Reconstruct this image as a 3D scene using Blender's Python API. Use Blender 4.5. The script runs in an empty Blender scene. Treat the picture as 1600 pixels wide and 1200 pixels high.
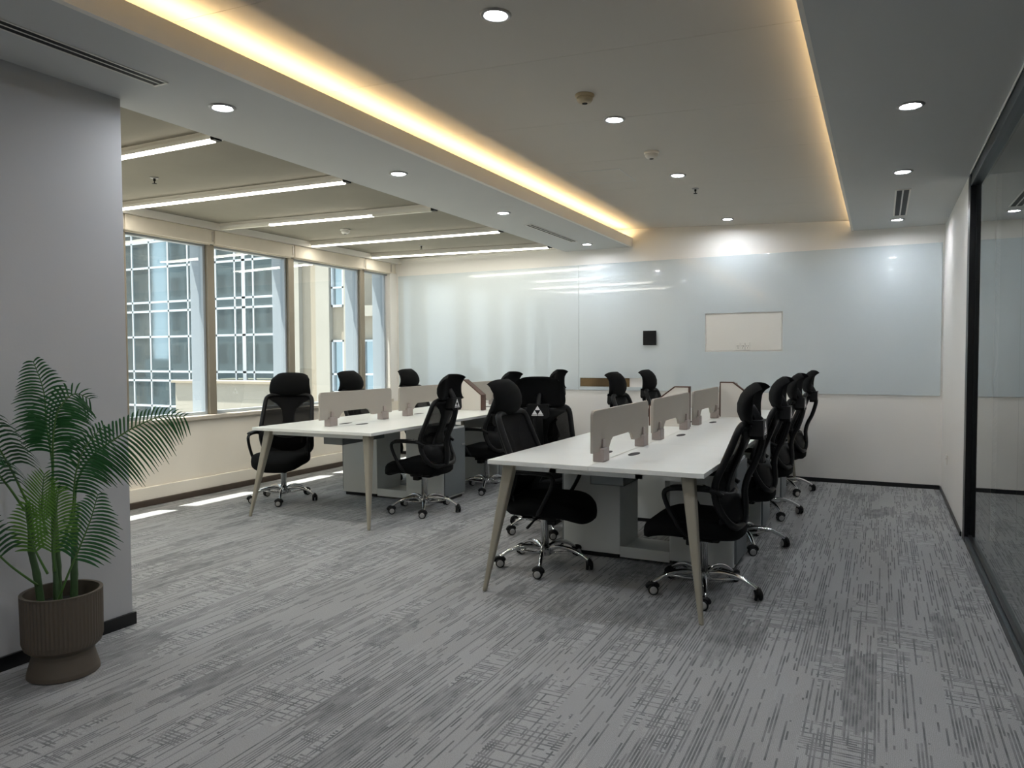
import bpy, bmesh, math, random
from mathutils import Vector, Matrix, noise
random.seed(7)
R_ = math.radians
SC = bpy.context.scene
COL = SC.collection

# ------------------------------------------------------------------ camera
RM = [[0.894712, 0.012741, -0.446461], [0.44662, -0.035606, 0.894015], [-0.004506, -0.999285, -0.037547]]
cam_d = bpy.data.cameras.new('camera'); cam = bpy.data.objects.new('camera', cam_d); COL.objects.link(cam)
mw = Matrix.Identity(4)
for i in range(3):
    mw[i][0] = RM[i][0]; mw[i][1] = -RM[i][1]; mw[i][2] = -RM[i][2]
mw[2][3] = 1.34
cam.matrix_world = mw
cam_d.sensor_width = 36.0; cam_d.lens = 36.0 * 1155 / 1600; cam_d.clip_start = .05; cam_d.clip_end = 200
SC.camera = cam

# ------------------------------------------------------------------ light + exposure
SC.view_settings.view_transform = 'Standard'; SC.view_settings.look = 'None'
SC.view_settings.gamma = 1.0; SC.view_settings.use_curve_mapping = False
SC.view_settings.exposure = 0.35
world = bpy.data.worlds.new('sky'); SC.world = world; world.use_nodes = True
wb = world.node_tree.nodes['Background']
wb.inputs[0].default_value = (0.72, 0.86, 1.0, 1); wb.inputs[1].default_value = 2.2
sun_d = bpy.data.lights.new('sun', 'SUN'); sun_d.energy = 24.0; sun_d.angle = R_(.6); sun_d.color = (1, .95, .87)
sun = bpy.data.objects.new('sun', sun_d); COL.objects.link(sun); sun.location = (-12, 0, 12)
sun.rotation_euler = Vector((.30, .15, -1)).to_track_quat('-Z', 'Y').to_euler()
DOWN_E, STRIP_E, COVE_W = 280.0, 8.0, 26.0
SC.cycles.max_bounces = 10; SC.cycles.diffuse_bounces = 6; SC.cycles.glossy_bounces = 5
SC.cycles.transparent_max_bounces = 16; SC.cycles.use_denoising = True
SC.cycles.sample_clamp_indirect = 6.0
SC.cycles.caustics_reflective = False; SC.cycles.caustics_refractive = False

# ------------------------------------------------------------------ materials
def lin(h):
    h = h.lstrip('#'); o = []
    for i in (0, 2, 4):
        c = int(h[i:i+2], 16) / 255
        o.append(c / 12.92 if c <= .04045 else ((c + .055) / 1.055) ** 2.4)
    return (*o, 1)
def mat(name, col, rough=.5, metal=0., spec=.5, coat=0., bump=0., bscale=200., vary=0., vscale=3., em=None, es=0.):
    m = bpy.data.materials.new(name); m.use_nodes = True
    nt = m.node_tree; b = nt.nodes['Principled BSDF']
    c = lin(col) if isinstance(col, str) else col
    b.inputs['Base Color'].default_value = c
    b.inputs['Roughness'].default_value = rough; b.inputs['Metallic'].default_value = metal
    b.inputs['Specular IOR Level'].default_value = spec; b.inputs['Coat Weight'].default_value = coat
    b.inputs['Coat Roughness'].default_value = .008
    if em: b.inputs['Emission Color'].default_value = lin(em); b.inputs['Emission Strength'].default_value = es
    tc = nt.nodes.new('ShaderNodeTexCoord')
    if vary:
        n = nt.nodes.new('ShaderNodeTexNoise'); n.inputs['Scale'].default_value = vscale; n.inputs['Detail'].default_value = 4
        nt.links.new(tc.outputs['Object'], n.inputs['Vector'])
        mx = nt.nodes.new('ShaderNodeMix'); mx.data_type = 'RGBA'
        mx.inputs[6].default_value = tuple(x * (1 - vary) for x in c[:3]) + (1,)
        mx.inputs[7].default_value = tuple(min(1, x * (1 + vary)) for x in c[:3]) + (1,)
        nt.links.new(n.outputs['Fac'], mx.inputs[0]); nt.links.new(mx.outputs[2], b.inputs['Base Color'])
    if bump:
        n2 = nt.nodes.new('ShaderNodeTexNoise'); n2.inputs['Scale'].default_value = bscale; n2.inputs['Detail'].default_value = 3
        nt.links.new(tc.outputs['Object'], n2.inputs['Vector'])
        bp = nt.nodes.new('ShaderNodeBump'); bp.inputs['Strength'].default_value = bump; bp.inputs['Distance'].default_value = .002
        nt.links.new(n2.outputs['Fac'], bp.inputs['Height']); nt.links.new(bp.outputs[0], b.inputs['Normal'])
    return m
def thin_glass(name, tint, two_sided=True, rough=0.0):
    m = bpy.data.materials.new(name); m.use_nodes = True; nt = m.node_tree; nt.nodes.clear()
    o = nt.nodes.new('ShaderNodeOutputMaterial'); mx = nt.nodes.new('ShaderNodeMixShader')
    t = nt.nodes.new('ShaderNodeBsdfTransparent'); t.inputs[0].default_value = tint
    g = nt.nodes.new('ShaderNodeBsdfGlossy'); g.inputs['Roughness'].default_value = rough; g.inputs['Color'].default_value = (.95, .97, .96, 1)
    f = nt.nodes.new('ShaderNodeFresnel'); f.inputs[0].default_value = 1.5
    a = nt.nodes.new('ShaderNodeMath'); a.operation = 'MULTIPLY'; a.inputs[1].default_value = 2
    b = nt.nodes.new('ShaderNodeMath'); b.operation = 'ADD'; b.inputs[1].default_value = 1
    c = nt.nodes.new('ShaderNodeMath'); c.operation = 'DIVIDE'; c.use_clamp = True
    nt.links.new(f.outputs[0], a.inputs[0]); nt.links.new(f.outputs[0], b.inputs[0])
    nt.links.new(a.outputs[0], c.inputs[0]); nt.links.new(b.outputs[0], c.inputs[1])
    nt.links.new(c.outputs[0], mx.inputs[0]); nt.links.new(t.outputs[0], mx.inputs[1]); nt.links.new(g.outputs[0], mx.inputs[2])
    nt.links.new(mx.outputs[0], o.inputs[0])
    return m
def emis(name, col, s):
    m = bpy.data.materials.new(name); m.use_nodes = True; nt = m.node_tree; nt.nodes.clear()
    o = nt.nodes.new('ShaderNodeOutputMaterial'); e = nt.nodes.new('ShaderNodeEmission')
    e.inputs[0].default_value = lin(col); e.inputs[1].default_value = s; nt.links.new(e.outputs[0], o.inputs[0]); return m
def mesh_mat(name, col, alpha):
    m = bpy.data.materials.new(name); m.use_nodes = True; nt = m.node_tree; b = nt.nodes['Principled BSDF']
    b.inputs['Base Color'].default_value = lin(col); b.inputs['Roughness'].default_value = .8; b.inputs['Specular IOR Level'].default_value = .2
    o = nt.nodes['Material Output']; t = nt.nodes.new('ShaderNodeBsdfTransparent'); mx = nt.nodes.new('ShaderNodeMixShader')
    mx.inputs[0].default_value = alpha
    nt.links.new(t.outputs[0], mx.inputs[1]); nt.links.new(b.outputs[0], mx.inputs[2]); nt.links.new(mx.outputs[0], o.inputs[0]); return m

def carpet():
    m = bpy.data.materials.new('carpet'); m.use_nodes = True; nt = m.node_tree; N = nt.nodes; L = nt.links
    b = N['Principled BSDF']; b.inputs['Roughness'].default_value = .95; b.inputs['Specular IOR Level'].default_value = .12
    tc = N.new('ShaderNodeTexCoord'); sp = N.new('ShaderNodeSeparateXYZ'); L.new(tc.outputs['Object'], sp.inputs[0])
    def math_(op, a, b_=None, c=None):
        n = N.new('ShaderNodeMath'); n.operation = op
        for i, v in enumerate((a, b_, c)):
            if v is None: continue
            if isinstance(v, (int, float)): n.inputs[i].default_value = v
            else: L.new(v, n.inputs[i])
        return n.outputs[0]
    def comb(x, y, z=0):
        n = N.new('ShaderNodeCombineXYZ')
        for i, v in enumerate((x, y, z)):
            if isinstance(v, (int, float)): n.inputs[i].default_value = v
            else: L.new(v, n.inputs[i])
        return n.outputs[0]
    def white(vec):
        n = N.new('ShaderNodeTexWhiteNoise'); n.noise_dimensions = '3D'; L.new(vec, n.inputs['Vector']); return n.outputs['Value']
    def noise_(vec, s=1, d=0):
        n = N.new('ShaderNodeTexNoise'); n.inputs['Scale'].default_value = s; n.inputs['Detail'].default_value = d; L.new(vec, n.inputs['Vector']); return n.outputs['Fac']
    X, Y = sp.outputs[0], sp.outputs[1]
    # plank-shaped patches along the room, each with its own density of dark loops
    cx = math_('FLOOR', math_('MULTIPLY', X, 8.3))
    r0 = white(comb(cx, 3.3, 1.0))
    jit = white(comb(math_('FLOOR', math_('MULTIPLY', X, 83.0)), 2.2, 7.0))
    cy = math_('FLOOR', math_('MULTIPLY_ADD', Y, 2.6, math_('MULTIPLY_ADD', jit, .5, math_('MULTIPLY', r0, 9.0))))
    r1 = white(comb(cx, cy, 5.0)); r2 = white(comb(cx, cy, 9.0))
    def bars(c, f, lo):      # narrow bar centred in each cell, so lines never merge
        fr = math_('FRACT', math_('MULTIPLY', c, f))
        return math_('MULTIPLY', math_('GREATER_THAN', fr, lo), 1.0)
    lx = math_('FLOOR', math_('MULTIPLY', X, 83.0))
    q0 = white(comb(lx, 1.7, 2.0))
    ly = math_('FLOOR', math_('MULTIPLY_ADD', Y, 3.0, math_('MULTIPLY', q0, 17.0)))
    q1 = white(comb(lx, ly, 4.0))
    q2 = white(comb(lx, math_('FLOOR', math_('MULTIPLY_ADD', Y, 13.0, math_('MULTIPLY', q0, 31.0))), 8.0))
    soft = noise_(comb(math_('MULTIPLY', X, 30.0), math_('MULTIPLY', Y, 9.0), 0), 1, 2)
    dens = math_('MULTIPLY_ADD', r1, .50, .24)
    line = math_('MULTIPLY', math_('LESS_THAN', math_('MULTIPLY_ADD', q2, .25, math_('MULTIPLY', q1, .75)), dens), bars(X, 83.0, .42))
    ky = math_('FLOOR', math_('MULTIPLY', Y, 62.0)); k0 = white(comb(ky, 7.7, 3.0))
    kx = math_('FLOOR', math_('MULTIPLY_ADD', X, 9.0, math_('MULTIPLY', k0, 13.0)))
    k1 = white(comb(kx, ky, 6.0))
    cross = math_('MULTIPLY', math_('MULTIPLY', math_('LESS_THAN', k1, .5), math_('GREATER_THAN', r2, .74)), bars(Y, 62.0, .45))
    solid = math_('MULTIPLY', math_('GREATER_THAN', r1, .88), .5)
    tot = math_('MAXIMUM', math_('MAXIMUM', line, cross), solid)
    tot = math_('MULTIPLY', tot, math_('MULTIPLY_ADD', soft, 1.7, -.15))
    sx = N.new('ShaderNodeClamp'); L.new(tot, sx.inputs[0])
    grain = noise_(tc.outputs['Object'], 260, 2)
    rib = math_('MULTIPLY_ADD', math_('SINE', math_('MULTIPLY', X, 1100.0)), .05, 0)
    big = noise_(tc.outputs['Object'], 1.3, 2)
    mx = N.new('ShaderNodeMix'); mx.data_type = 'RGBA'; L.new(sx.outputs[0], mx.inputs[0])
    mx.inputs[6].default_value = CARPET_L; mx.inputs[7].default_value = CARPET_D
    k = math_('ADD', math_('ADD', math_('MULTIPLY', grain, .9), rib), math_('MULTIPLY_ADD', big, .25, math_('MULTIPLY_ADD', r2, .14, .36)))
    ml = N.new('ShaderNodeVectorMath'); ml.operation = 'SCALE'; L.new(mx.outputs[2], ml.inputs[0]); L.new(k, ml.inputs['Scale'])
    L.new(ml.outputs[0], b.inputs['Base Color'])
    bp = N.new('ShaderNodeBump'); bp.inputs['Strength'].default_value = .5; bp.inputs['Distance'].default_value = .003
    L.new(grain, bp.inputs['Height']); L.new(bp.outputs[0], b.inputs['Normal'])
    return m
CARPET_L = (.33, .333, .333, 1); CARPET_D = (.135, .14, .144, 1)

M = dict(
    carpet=carpet(),
    wall=mat('wall_paint', '#e8e6e1', .7, bump=.15, bscale=90, vary=.02),
    wall_dimmed=mat('dimmed_wall_paint', '#b9babb', .7, bump=.15, bscale=90, vary=.02),  # wall paint darkened to stand in for dim light on the plant wall
    wall_warm=mat('window_wall_paint', '#e6e0d3', .7, bump=.15, bscale=90, vary=.03),
    ceil=mat('ceiling_paint', '#c9cbca', .8, bump=.1, bscale=60, vary=.02),
    ceil_in=mat('tray_ceiling_paint', '#c3bfb7', .75, bump=.1, bscale=60, vary=.02),
    beam=mat('white_trim_paint', '#ece9e1', .6, vary=.02),
    grey_infill=mat('bare_grey_ceiling', '#8a867a', .9, bump=.5, bscale=25, vary=.16, vscale=1.6),
    black=mat('black_skirting', '#0b0c0e', .35, vary=.1),
    frame_black=mat('black_aluminium', '#0d0e10', .35, .5, vary=.1),
    rail_grey=mat('dark_grey_rail', '#3d4447', .4, .6, vary=.1),
    brown=mat('brown_skirting', '#4a3f36', .6, vary=.2, vscale=9),
    sill=mat('grey_stone_sill', '#b9b2a6', .35, vary=.08, vscale=20),
    khaki=mat('bronze_mullion', '#8d8576', .45, .3, vary=.08),
    white_al=mat('white_aluminium', '#98a0a7', .4, .1, vary=.03),
    blind=mat('beige_blind', '#dad2c2', .8, vary=.05, vscale=12),
    bglass=mat('back_painted_glass', '#ccd5d8', .12, spec=.5, coat=.9, vary=.02),
    glass=thin_glass('window_glass', (.66, .70, .69, 1)),
    pglass=thin_glass('partition_glass', (.80, .86, .85, 1)),
    plastic=mat('white_plastic', '#e3e1da', .4, vary=.02),
    plastic_beige=mat('aged_beige_plastic', '#b5a98f', .5, vary=.04),
    dark_plastic=mat('black_plastic', '#090a0b', .5, spec=.25, vary=.15, vscale=30),
    fabric=mat('black_fabric', '#08090a', .9, spec=.15, bump=.6, bscale=600, vary=.2, vscale=60),
    bmesh_=mesh_mat('black_mesh', '#050506', .76),
    chrome=mat('polished_chrome', '#d9dadb', .12, 1.0, vary=.03),
    rim=mat('grey_rubber_ring', '#9a9a98', .4, .2),
    desk=mat('pale_laminate', '#e4e6e1', .32, spec=.45, vary=.03, vscale=5),
    desk_edge=mat('laminate_edge', '#cfcfc8', .45, vary=.03),
    leg=mat('taupe_painted_leg', '#918c7e', .45, vary=.06, vscale=14),
    ped=mat('light_grey_board', '#dadddb', .5, vary=.03),
    ped_dark=mat('dark_grey_board', '#6f7577', .5, vary=.05),
    screen=mat('taupe_felt_screen', '#a19b92', .8, bump=.3, bscale=400, vary=.04),
    clamp=mat('mauve_grey_clamp', '#9a8f8a', .45, vary=.05),
    walnut=mat('walnut_edging', '#4b2f22', .5, vary=.35, vscale=18),
    divider=mat('pale_board', '#dcd8d0', .5, vary=.03),
    pot=mat('brown_grey_ceramic', '#544b40', .6, vary=.08, vscale=8),
    soil=mat('dark_soil', '#15130f', .95, bump=1, bscale=80, vary=.4, vscale=40),
    trunk=mat('green_cane', '#3f5a35', .5, vary=.35, vscale=22),
    stem=mat('leaf_stem', '#4b7035', .45, vary=.2, vscale=20),
    leaf=mat('palm_leaf', '#255c2c', .38, vary=.35, vscale=12),
    leaf2=mat('palm_leaf_light', '#5b8a34', .42, vary=.3, vscale=12),
    led_w=emis('downlight_diffuser', '#f4f8ff', DOWN_E),
    led_s=emis('strip_diffuser', '#fff8ea', STRIP_E),
    strip_off=mat('unlit_diffuser', '#e8e5da', .4, vary=.02),
    led_c=emis('warm_led_tape', '#ffcf86', 6.0),
    slot=mat('vent_slot_black', '#050505', .7, vary=.1),
    brass=mat('brushed_brown_metal', '#7c684c', .25, .7, vary=.5, vscale=5),
    logo=mat('silver_emblem', '#f2f2f2', .35, .0, vary=.05),
    fglass=mat('tower_glass', (.36, .43, .44, 1), .05, .85, spec=.8, vary=.10, vscale=.5, bump=1.0, bscale=.55),
    fglass2=mat('tower_glass_blue', '#93c0cf', .1, .0, spec=.8, vary=.15, vscale=.8),
    fgrid=mat('white_mullion_grid', '#b4bbc1', .5, vary=.03),
    block_brown=mat('brown_block_render', '#6f6259', .8, vary=.35, vscale=.25),
    block_grey=mat('grey_block_render', '#70777a', .8, vary=.35, vscale=.25),
    dark_pane=mat('dark_window_pane', '#14191c', .1, vary=.3, vscale=.4),
    stone=mat('beige_stone_cladding', '#958b7b', .8, bump=.3, bscale=8, vary=.07, vscale=1.2),
    stone2=mat('pale_stone_band', '#9a958b', .8, vary=.06, vscale=2),
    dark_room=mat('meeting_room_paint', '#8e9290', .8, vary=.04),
    asphalt=mat('street_paving', '#a8a49b', .9, vary=.15, vscale=.6),
)

# ------------------------------------------------------------------ mesh helpers
class MB:
    def __init__(s): s.bm = bmesh.new(); s.mats = []
    def mi(s, m):
        m = M[m]
        if m not in s.mats: s.mats.append(m)
        return s.mats.index(m)
    def poly(s, pts, faces, m, mw=None, smooth=False):
        k = s.mi(m); vs = [s.bm.verts.new((mw @ Vector(p)) if mw else p) for p in pts]
        for f in faces:
            try:
                fc = s.bm.faces.new([vs[i] for i in f]); fc.material_index = k; fc.smooth = smooth
            except ValueError: pass
        return s
    def box(s, a, b, m, mw=None):
        x0, y0, z0 = (min(a[i], b[i]) for i in range(3)); x1, y1, z1 = (max(a[i], b[i]) for i in range(3))
        p = [(x0,y0,z0),(x1,y0,z0),(x1,y1,z0),(x0,y1,z0),(x0,y0,z1),(x1,y0,z1),(x1,y1,z1),(x0,y1,z1)]
        return s.poly(p, [(0,3,2,1),(4,5,6,7),(0,1,5,4),(1,2,6,5),(2,3,7,6),(3,0,4,7)], m, mw)
    def prism(s, outline, depth, m, mw=None, smooth=False):   # outline in local xy, extruded along +z by depth
        n = len(outline); p = [(x, y, 0) for x, y in outline] + [(x, y, depth) for x, y in outline]
        f = [tuple(range(n))[::-1], tuple(range(n, 2*n))] + [(i, (i+1) % n, n+(i+1) % n, n+i) for i in range(n)]
        return s.poly(p, f, m, mw, smooth)
    def tube(s, path, r, m, seg=10, closed=False, flat=1.0, caps=True, mw=None):
        path = [Vector(p) for p in path]; n = len(path)
        rs = r if isinstance(r, (list, tuple)) else [r] * n
        pts = []; prev = None
        for i, p in enumerate(path):
            if closed: t = path[(i+1) % n] - path[i-1]
            else: t = path[min(i+1, n-1)] - path[max(i-1, 0)]
            t.normalize()
            if prev is None:
                u = t.orthogonal().normalized() if abs(t.z) > .9 else t.cross(Vector((0,0,1))).normalized()
            else: u = (prev - t * prev.dot(t)).normalized()
            prev = u; v = t.cross(u)
            for k in range(seg):
                a = 2*math.pi*k/seg
                pts.append(p + (u*math.cos(a) + v*math.sin(a)*flat) * rs[i])
        f = []
        for i in range(n if closed else n-1):
            j = (i+1) % n
            for k in range(seg):
                l = (k+1) % seg
                f.append((i*seg+k, i*seg+l, j*seg+l, j*seg+k))
        if caps and not closed: f += [tuple(range(seg))[::-1], tuple(range((n-1)*seg, n*seg))]
        return s.poly(pts, f, m, mw, True)
    def lathe(s, prof, m, seg=24, mw=None, smooth=True):       # prof: (r, z) list, open
        pts = []; f = []
        for r, z in prof:
            for k in range(seg):
                a = 2*math.pi*k/seg; pts.append((r*math.cos(a), r*math.sin(a), z))
        for i in range(len(prof)-1):
            for k in range(seg):
                l = (k+1) % seg; f.append((i*seg+k, i*seg+l, (i+1)*seg+l, (i+1)*seg+k))
        if prof[0][0] > 1e-4: f.append(tuple(range(seg))[::-1])
        if prof[-1][0] > 1e-4: f.append(tuple(range((len(prof)-1)*seg, len(prof)*seg)))
        return s.poly(pts, f, m, mw, smooth)
    def build(s, name, parent=None, loc=(0,0,0), rz=0, bevel=0, bseg=2):
        bmesh.ops.remove_doubles(s.bm, verts=s.bm.verts, dist=1e-6)
        bmesh.ops.recalc_face_normals(s.bm, faces=s.bm.faces)
        me = bpy.data.meshes.new(name); s.bm.to_mesh(me); s.bm.free()
        for m in s.mats: me.materials.append(m)
        o = bpy.data.objects.new(name, me); COL.objects.link(o)
        o.location = loc; o.rotation_euler = (0, 0, rz)
        if parent: o.parent = parent
        if bevel:
            b = o.modifiers.new('bevel', 'BEVEL'); b.width = bevel; b.segments = bseg; b.limit_method = 'ANGLE'; b.angle_limit = R_(40)
        return o
def tag(o, label=None, cat=None, group=None, kind=None):
    if label: o['label'] = label
    if cat: o['category'] = cat
    if group: o['group'] = group
    if kind: o['kind'] = kind
    return o
def empty(name, loc=(0,0,0), rz=0, **k):
    o = bpy.data.objects.new(name, None); COL.objects.link(o); o.location = loc; o.rotation_euler = (0,0,rz)
    o.empty_display_size = .1
    return tag(o, **k)
def struct(mb, name, parent=None, **k):
    o = mb.build(name, parent, **k)
    if not parent: o['kind'] = 'structure'
    return o
CH = {}
def copy_tree(o, parent=None):
    c = o.copy(); COL.objects.link(c); c.parent = parent
    for ch in list(o.children): copy_tree(ch, c)
    return c
def at(x=0, y=0, z=0, rx=0, ry=0, rz=0):
    return Matrix.Translation((x, y, z)) @ Matrix.Rotation(rz, 4, 'Z') @ Matrix.Rotation(ry, 4, 'Y') @ Matrix.Rotation(rx, 4, 'X')
def area(name, parent, loc, rot, sx, sy, power, col, spread=R_(180), shape='RECTANGLE'):
    d = bpy.data.lights.new(name, 'AREA'); d.shape = shape; d.size = sx
    if shape in ('RECTANGLE', 'ELLIPSE'): d.size_y = sy
    d.energy = power; d.color = col; d.spread = spread
    o = bpy.data.objects.new(name, d); COL.objects.link(o); o.location = loc; o.rotation_euler = rot; o.parent = parent
    return o

# ------------------------------------------------------------------ the room shell
XR, XW, YB, ZC = .545, -5.95, 8.41, 2.61        # right wall, window wall, back wall, soffit height
YN = -2.6                                        # wall behind the camera
XP, YP = -3.36, 2.435                            # face and end of the wall beside the plant
CL, CR = -2.62, -.29                             # edges of the raised ceiling tray
TILT = math.tan(R_(2.5))
def tray_z(x): return 2.718 + (-.32 - x) * TILT

struct(MB().box((-6.3, YN-.2, -.12), (3.2, YB+.2, 0), 'carpet'), 'floor')
w = MB(); w.box((-6.3, YB, 0), (XR+.2, YB+.2, 3.1), 'wall'); struct(w, 'wall_back')
w = MB(); w.box((XR, 6.24, 0), (XR+.2, YB, 3.1), 'wall'); struct(w, 'wall_right')
w = MB(); w.box((XP-.2, YN-.2, 0), (XP, YP, 3.1), 'wall_dimmed'); w.box((XW-.3, YP-.22, 0), (XP-.2, YP-.02, 3.1), 'wall_warm'); struct(w, 'wall_left')
w = MB(); w.box((XP, YN-.2, 0), (3.2, YN, 3.1), 'wall'); struct(w, 'wall_near')
# window wall: parapet below, header above
w = MB(); w.box((XW-.3, YP-.02, -.1), (XW, YB, .735), 'wall_warm'); w.box((XW-.10, YP-.02, 2.475), (XW-.024, YB, 3.1), 'wall_warm')
w.box((XW-.22, 8.24, .735), (XW, YB, 2.47), 'wall'); struct(w, 'wall_window')
w = MB(); w.box((XW, YP, 0.055), (XW+.035, YB, .17), 'wall_warm'); struct(w, 'trim_1', bevel=.004)
struct(MB().box((XW, YP, 0), (XW+.05, YB, .055), 'brown'), 'baseboard_window', bevel=.004)
w = MB(); w.box((XW-.30, YP, .735), (XW+.045, 8.24, .775), 'sill'); struct(w, 'trim_2', bevel=.006)
struct(MB().box((-5.9, YB-.012, 0), (XR-.012, YB, .042), 'black'), 'baseboard_back', bevel=.002)
struct(MB().box((XR-.012, 6.3, 0), (XR, YB, .035), 'black'), 'baseboard_right', bevel=.002)
w = MB(); w.box((XP, YN, 0), (XP+.014, YP+.014, .062), 'black'); w.box((XP-.2, YP, 0), (XP, YP+.014, .062), 'black'); struct(w, 'baseboard_left', bevel=.002)

# soffits, the tray between them and the cove troughs
w = MB()
w.box((-3.46, YN, ZC), (CL-.03, YB, 2.64), 'ceil'); w.box((CL-.03, YN, ZC), (CL, YB, 2.715), 'beam')
w.box((-2.86, YN, 2.64), (-2.84, YB, 3.1), 'ceil_in')
w.box((CR+.02, YN, ZC), (3.2, YB, 2.634), 'ceil'); w.box((CR, YN, ZC), (CR+.02, YB, 2.66), 'beam')
w.box((.0, YN, 2.64), (.02, YB, 3.1), 'ceil_in')
w.box((-3.475, YN, 2.642), (-3.4605, YB, 2.72), 'beam')
struct(w, 'ceiling')
w = MB(); w.box((-6.3, YP-.1, 2.665), (-3.476, YB, 2.72), 'grey_infill'); struct(w, 'ceiling.004')
# tray ceiling in seamed panels, rising towards the left
w = MB()
ys = [YN, -.7, .35, 1.35, 2.32, 3.31, 4.31, 5.27, 6.25, 7.3, YB]
for a, b in zip(ys, ys[1:]):
    g = .0013
    p = [(.02, a+g, tray_z(.02)), (-2.86, a+g, tray_z(-2.86)), (-2.86, b-g, tray_z(-2.86)), (.02, b-g, tray_z(.02))]
    w.poly(p + [(x, y, z+.03) for x, y, z in p], [(0,1,2,3),(4,5,6,7),(0,1,5,4),(1,2,6,5),(2,3,7,6),(3,0,4,7)], 'ceil_in')
p = [(.02, YN, tray_z(.02)+.004), (-2.86, YN, tray_z(-2.86)+.004), (-2.86, YB, tray_z(-2.86)+.004), (.02, YB, tray_z(.02)+.004)]
w.poly(p + [(x, y, z+.1) for x, y, z in p], [(0,1,2,3),(4,5,6,7),(0,1,5,4),(1,2,6,5),(2,3,7,6),(3,0,4,7)], 'ceil_in')
struct(w, 'ceiling.001')
w = MB(); w.box((-6.03, YN-.3, 3.1), (3.4, YB+.3, 3.2), 'ceil'); struct(w, 'ceiling.002')

# cove LED tapes
for nm, x, z, lab in (('left', CL-.085, 2.684, 'left'), ('right', CR+.085, 2.648, 'right')):
    t = empty('cove_light', (x, 0, z), label='warm LED strip hidden in the ceiling cove along its %s edge' % lab, cat='light strip')
    MB().box((-.008, YN+.05, 0), (.008, YB-.05, .006), 'plastic').build('tape', t)
    L = YB - YN - .1
    area('lamp', t, (0, (YB+YN)/2, .012), (math.pi, 0, 0), .012, L, COVE_W * (1.35 if nm == 'left' else 1.3), (1.0, .70, .36))

# white beams and lamps of the window bay
BE = [(3.13, 3.13), (4.19, 4.31), (5.30, 5.48), (6.60, 6.74), (7.72, 7.98)]
w = MB()
def slant(w, y0, y1, hw, z0, z1, m, x0=-5.93, x1=-3.48, dy=0):
    def yy(x): return y0 + (y1-y0) * (x+5.9)/(5.9-3.46) + dy
    p = []
    for z in (z0, z1): p += [(x0, yy(x0)-hw, z), (x1, yy(x1)-hw, z), (x1, yy(x1)+hw, z), (x0, yy(x0)+hw, z)]
    return w.poly(p, [(0,3,2,1),(4,5,6,7),(0,1,5,4),(1,2,6,5),(2,3,7,6),(3,0,4,7)], m)
for y0, y1 in BE: slant(w, y0, y1, .055, 2.637, 2.67, 'beam', dy=.05)
struct(w, 'ceiling.003')
w = MB(); w.box((-5.97, YP, 2.60), (-5.875, YB, 2.664), 'beam'); w.box((-3.54, YP, 2.641), (-3.48, YB, 2.664), 'beam')
w.box((-5.875, YB-.06, 2.645), (-3.54, YB, 2.664), 'beam')
struct(w, 'trim_21')
names = ['nearest to the plant wall', 'second from the plant wall', 'third from the plant wall, half of it dark', 'fourth from the plant wall', 'closest to the back wall']
for i, (y0, y1) in enumerate(BE):
    t = empty('linear_light', (-4.7, (y0+y1)/2, 2.6), label='linear ceiling light of the window bay, ' + names[i], cat='ceiling light', group='linear lights of the window bay')
    off = Vector((4.7, -(y0+y1)/2, -2.6))
    def sl(nm, hw, za, zb, m, x0, x1):
        o = slant(MB(), y0, y1, hw, za, zb, m, x0, x1).build(nm, t); o.location = off; return o
    sl('housing', .02, 2.612, 2.6365, 'plastic', -5.85, -3.50)
    if i == 2:
        sl('diffuser', .017, 2.598, 2.612, 'led_s', -5.25, -4.1)
        for a, b in ((-5.84, -5.25), (-4.1, -3.505)): tag(sl('diffuser', .017, 2.598, 2.612, 'strip_off', a, b), 'unlit white end of the diffuser')
    else: sl('diffuser', .017, 2.598, 2.612, 'led_s', -5.84, -3.505)
    c = sl('end_connector', .026, 2.602, 2.6365, 'dark_plastic', -3.50, -3.464)
    for q in (-5.4, -3.85):
        k = MB().lathe([(0, 0), (.012, .004), (.012, .012), (.004, .018), (.004, .03)], 'plastic', 10).build('bracket_knob', t)
        yy = y0 + (y1-y0) * (q+5.9)/(5.9-3.46) + .05
        k.location = Vector((q, yy-.0, 2.6065)) + off
    # the bay beyond its lamps is lit by them: real lamp light from the diffuser
    if i != 2:
        a = area('lamp', t, (0, 0, -.012), (0, 0, math.atan2(y1-y0, 2.3)), 2.2, .03, 9.0, (1, .95, .86))
    else:
        a = area('lamp', t, (0, 0, -.012), (0, 0, math.atan2(y1-y0, 2.3)), 1.1, .03, 4.5, (1, .95, .86))

# ------------------------------------------------------------------ downlights
def make_downlight():
    t = empty('downlight')
    MB().lathe([(.045, .0), (.046, -.004), (.052, -.008), (.062, -.007), (.067, -.001), (.067, .0)], 'rim', 32).build('trim_ring', t)
    MB().lathe([(0, -.0012), (.044, -.0012), (.045, 0)], 'led_w', 28).build('diffuser', t)
    return t
DL = make_downlight(); first = [True]
def downlight(x, y, z, lab, grp, ry=0):
    o = DL if first[0] else copy_tree(DL); first[0] = False
    o.location = (x, y, z); o.rotation_euler = (0, ry, 0); tag(o, lab, 'ceiling light', grp)
    return o
ordn = ['nearest', 'second nearest', 'third nearest', 'fourth nearest']
for k, y in enumerate((2.75, 4.28, 5.87, 7.95)):
    downlight(-3.01, y, ZC, 'round recessed downlight in the left soffit, %s to the camera' % ordn[k], 'downlights of the left soffit')
for k, y in enumerate((2.787, 4.325, 5.88, 8.0)):
    downlight(-1.46, y, tray_z(-1.46), 'round recessed downlight in the raised ceiling tray, %s to the camera' % ordn[k], 'downlights of the raised tray', math.atan(TILT))
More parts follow.
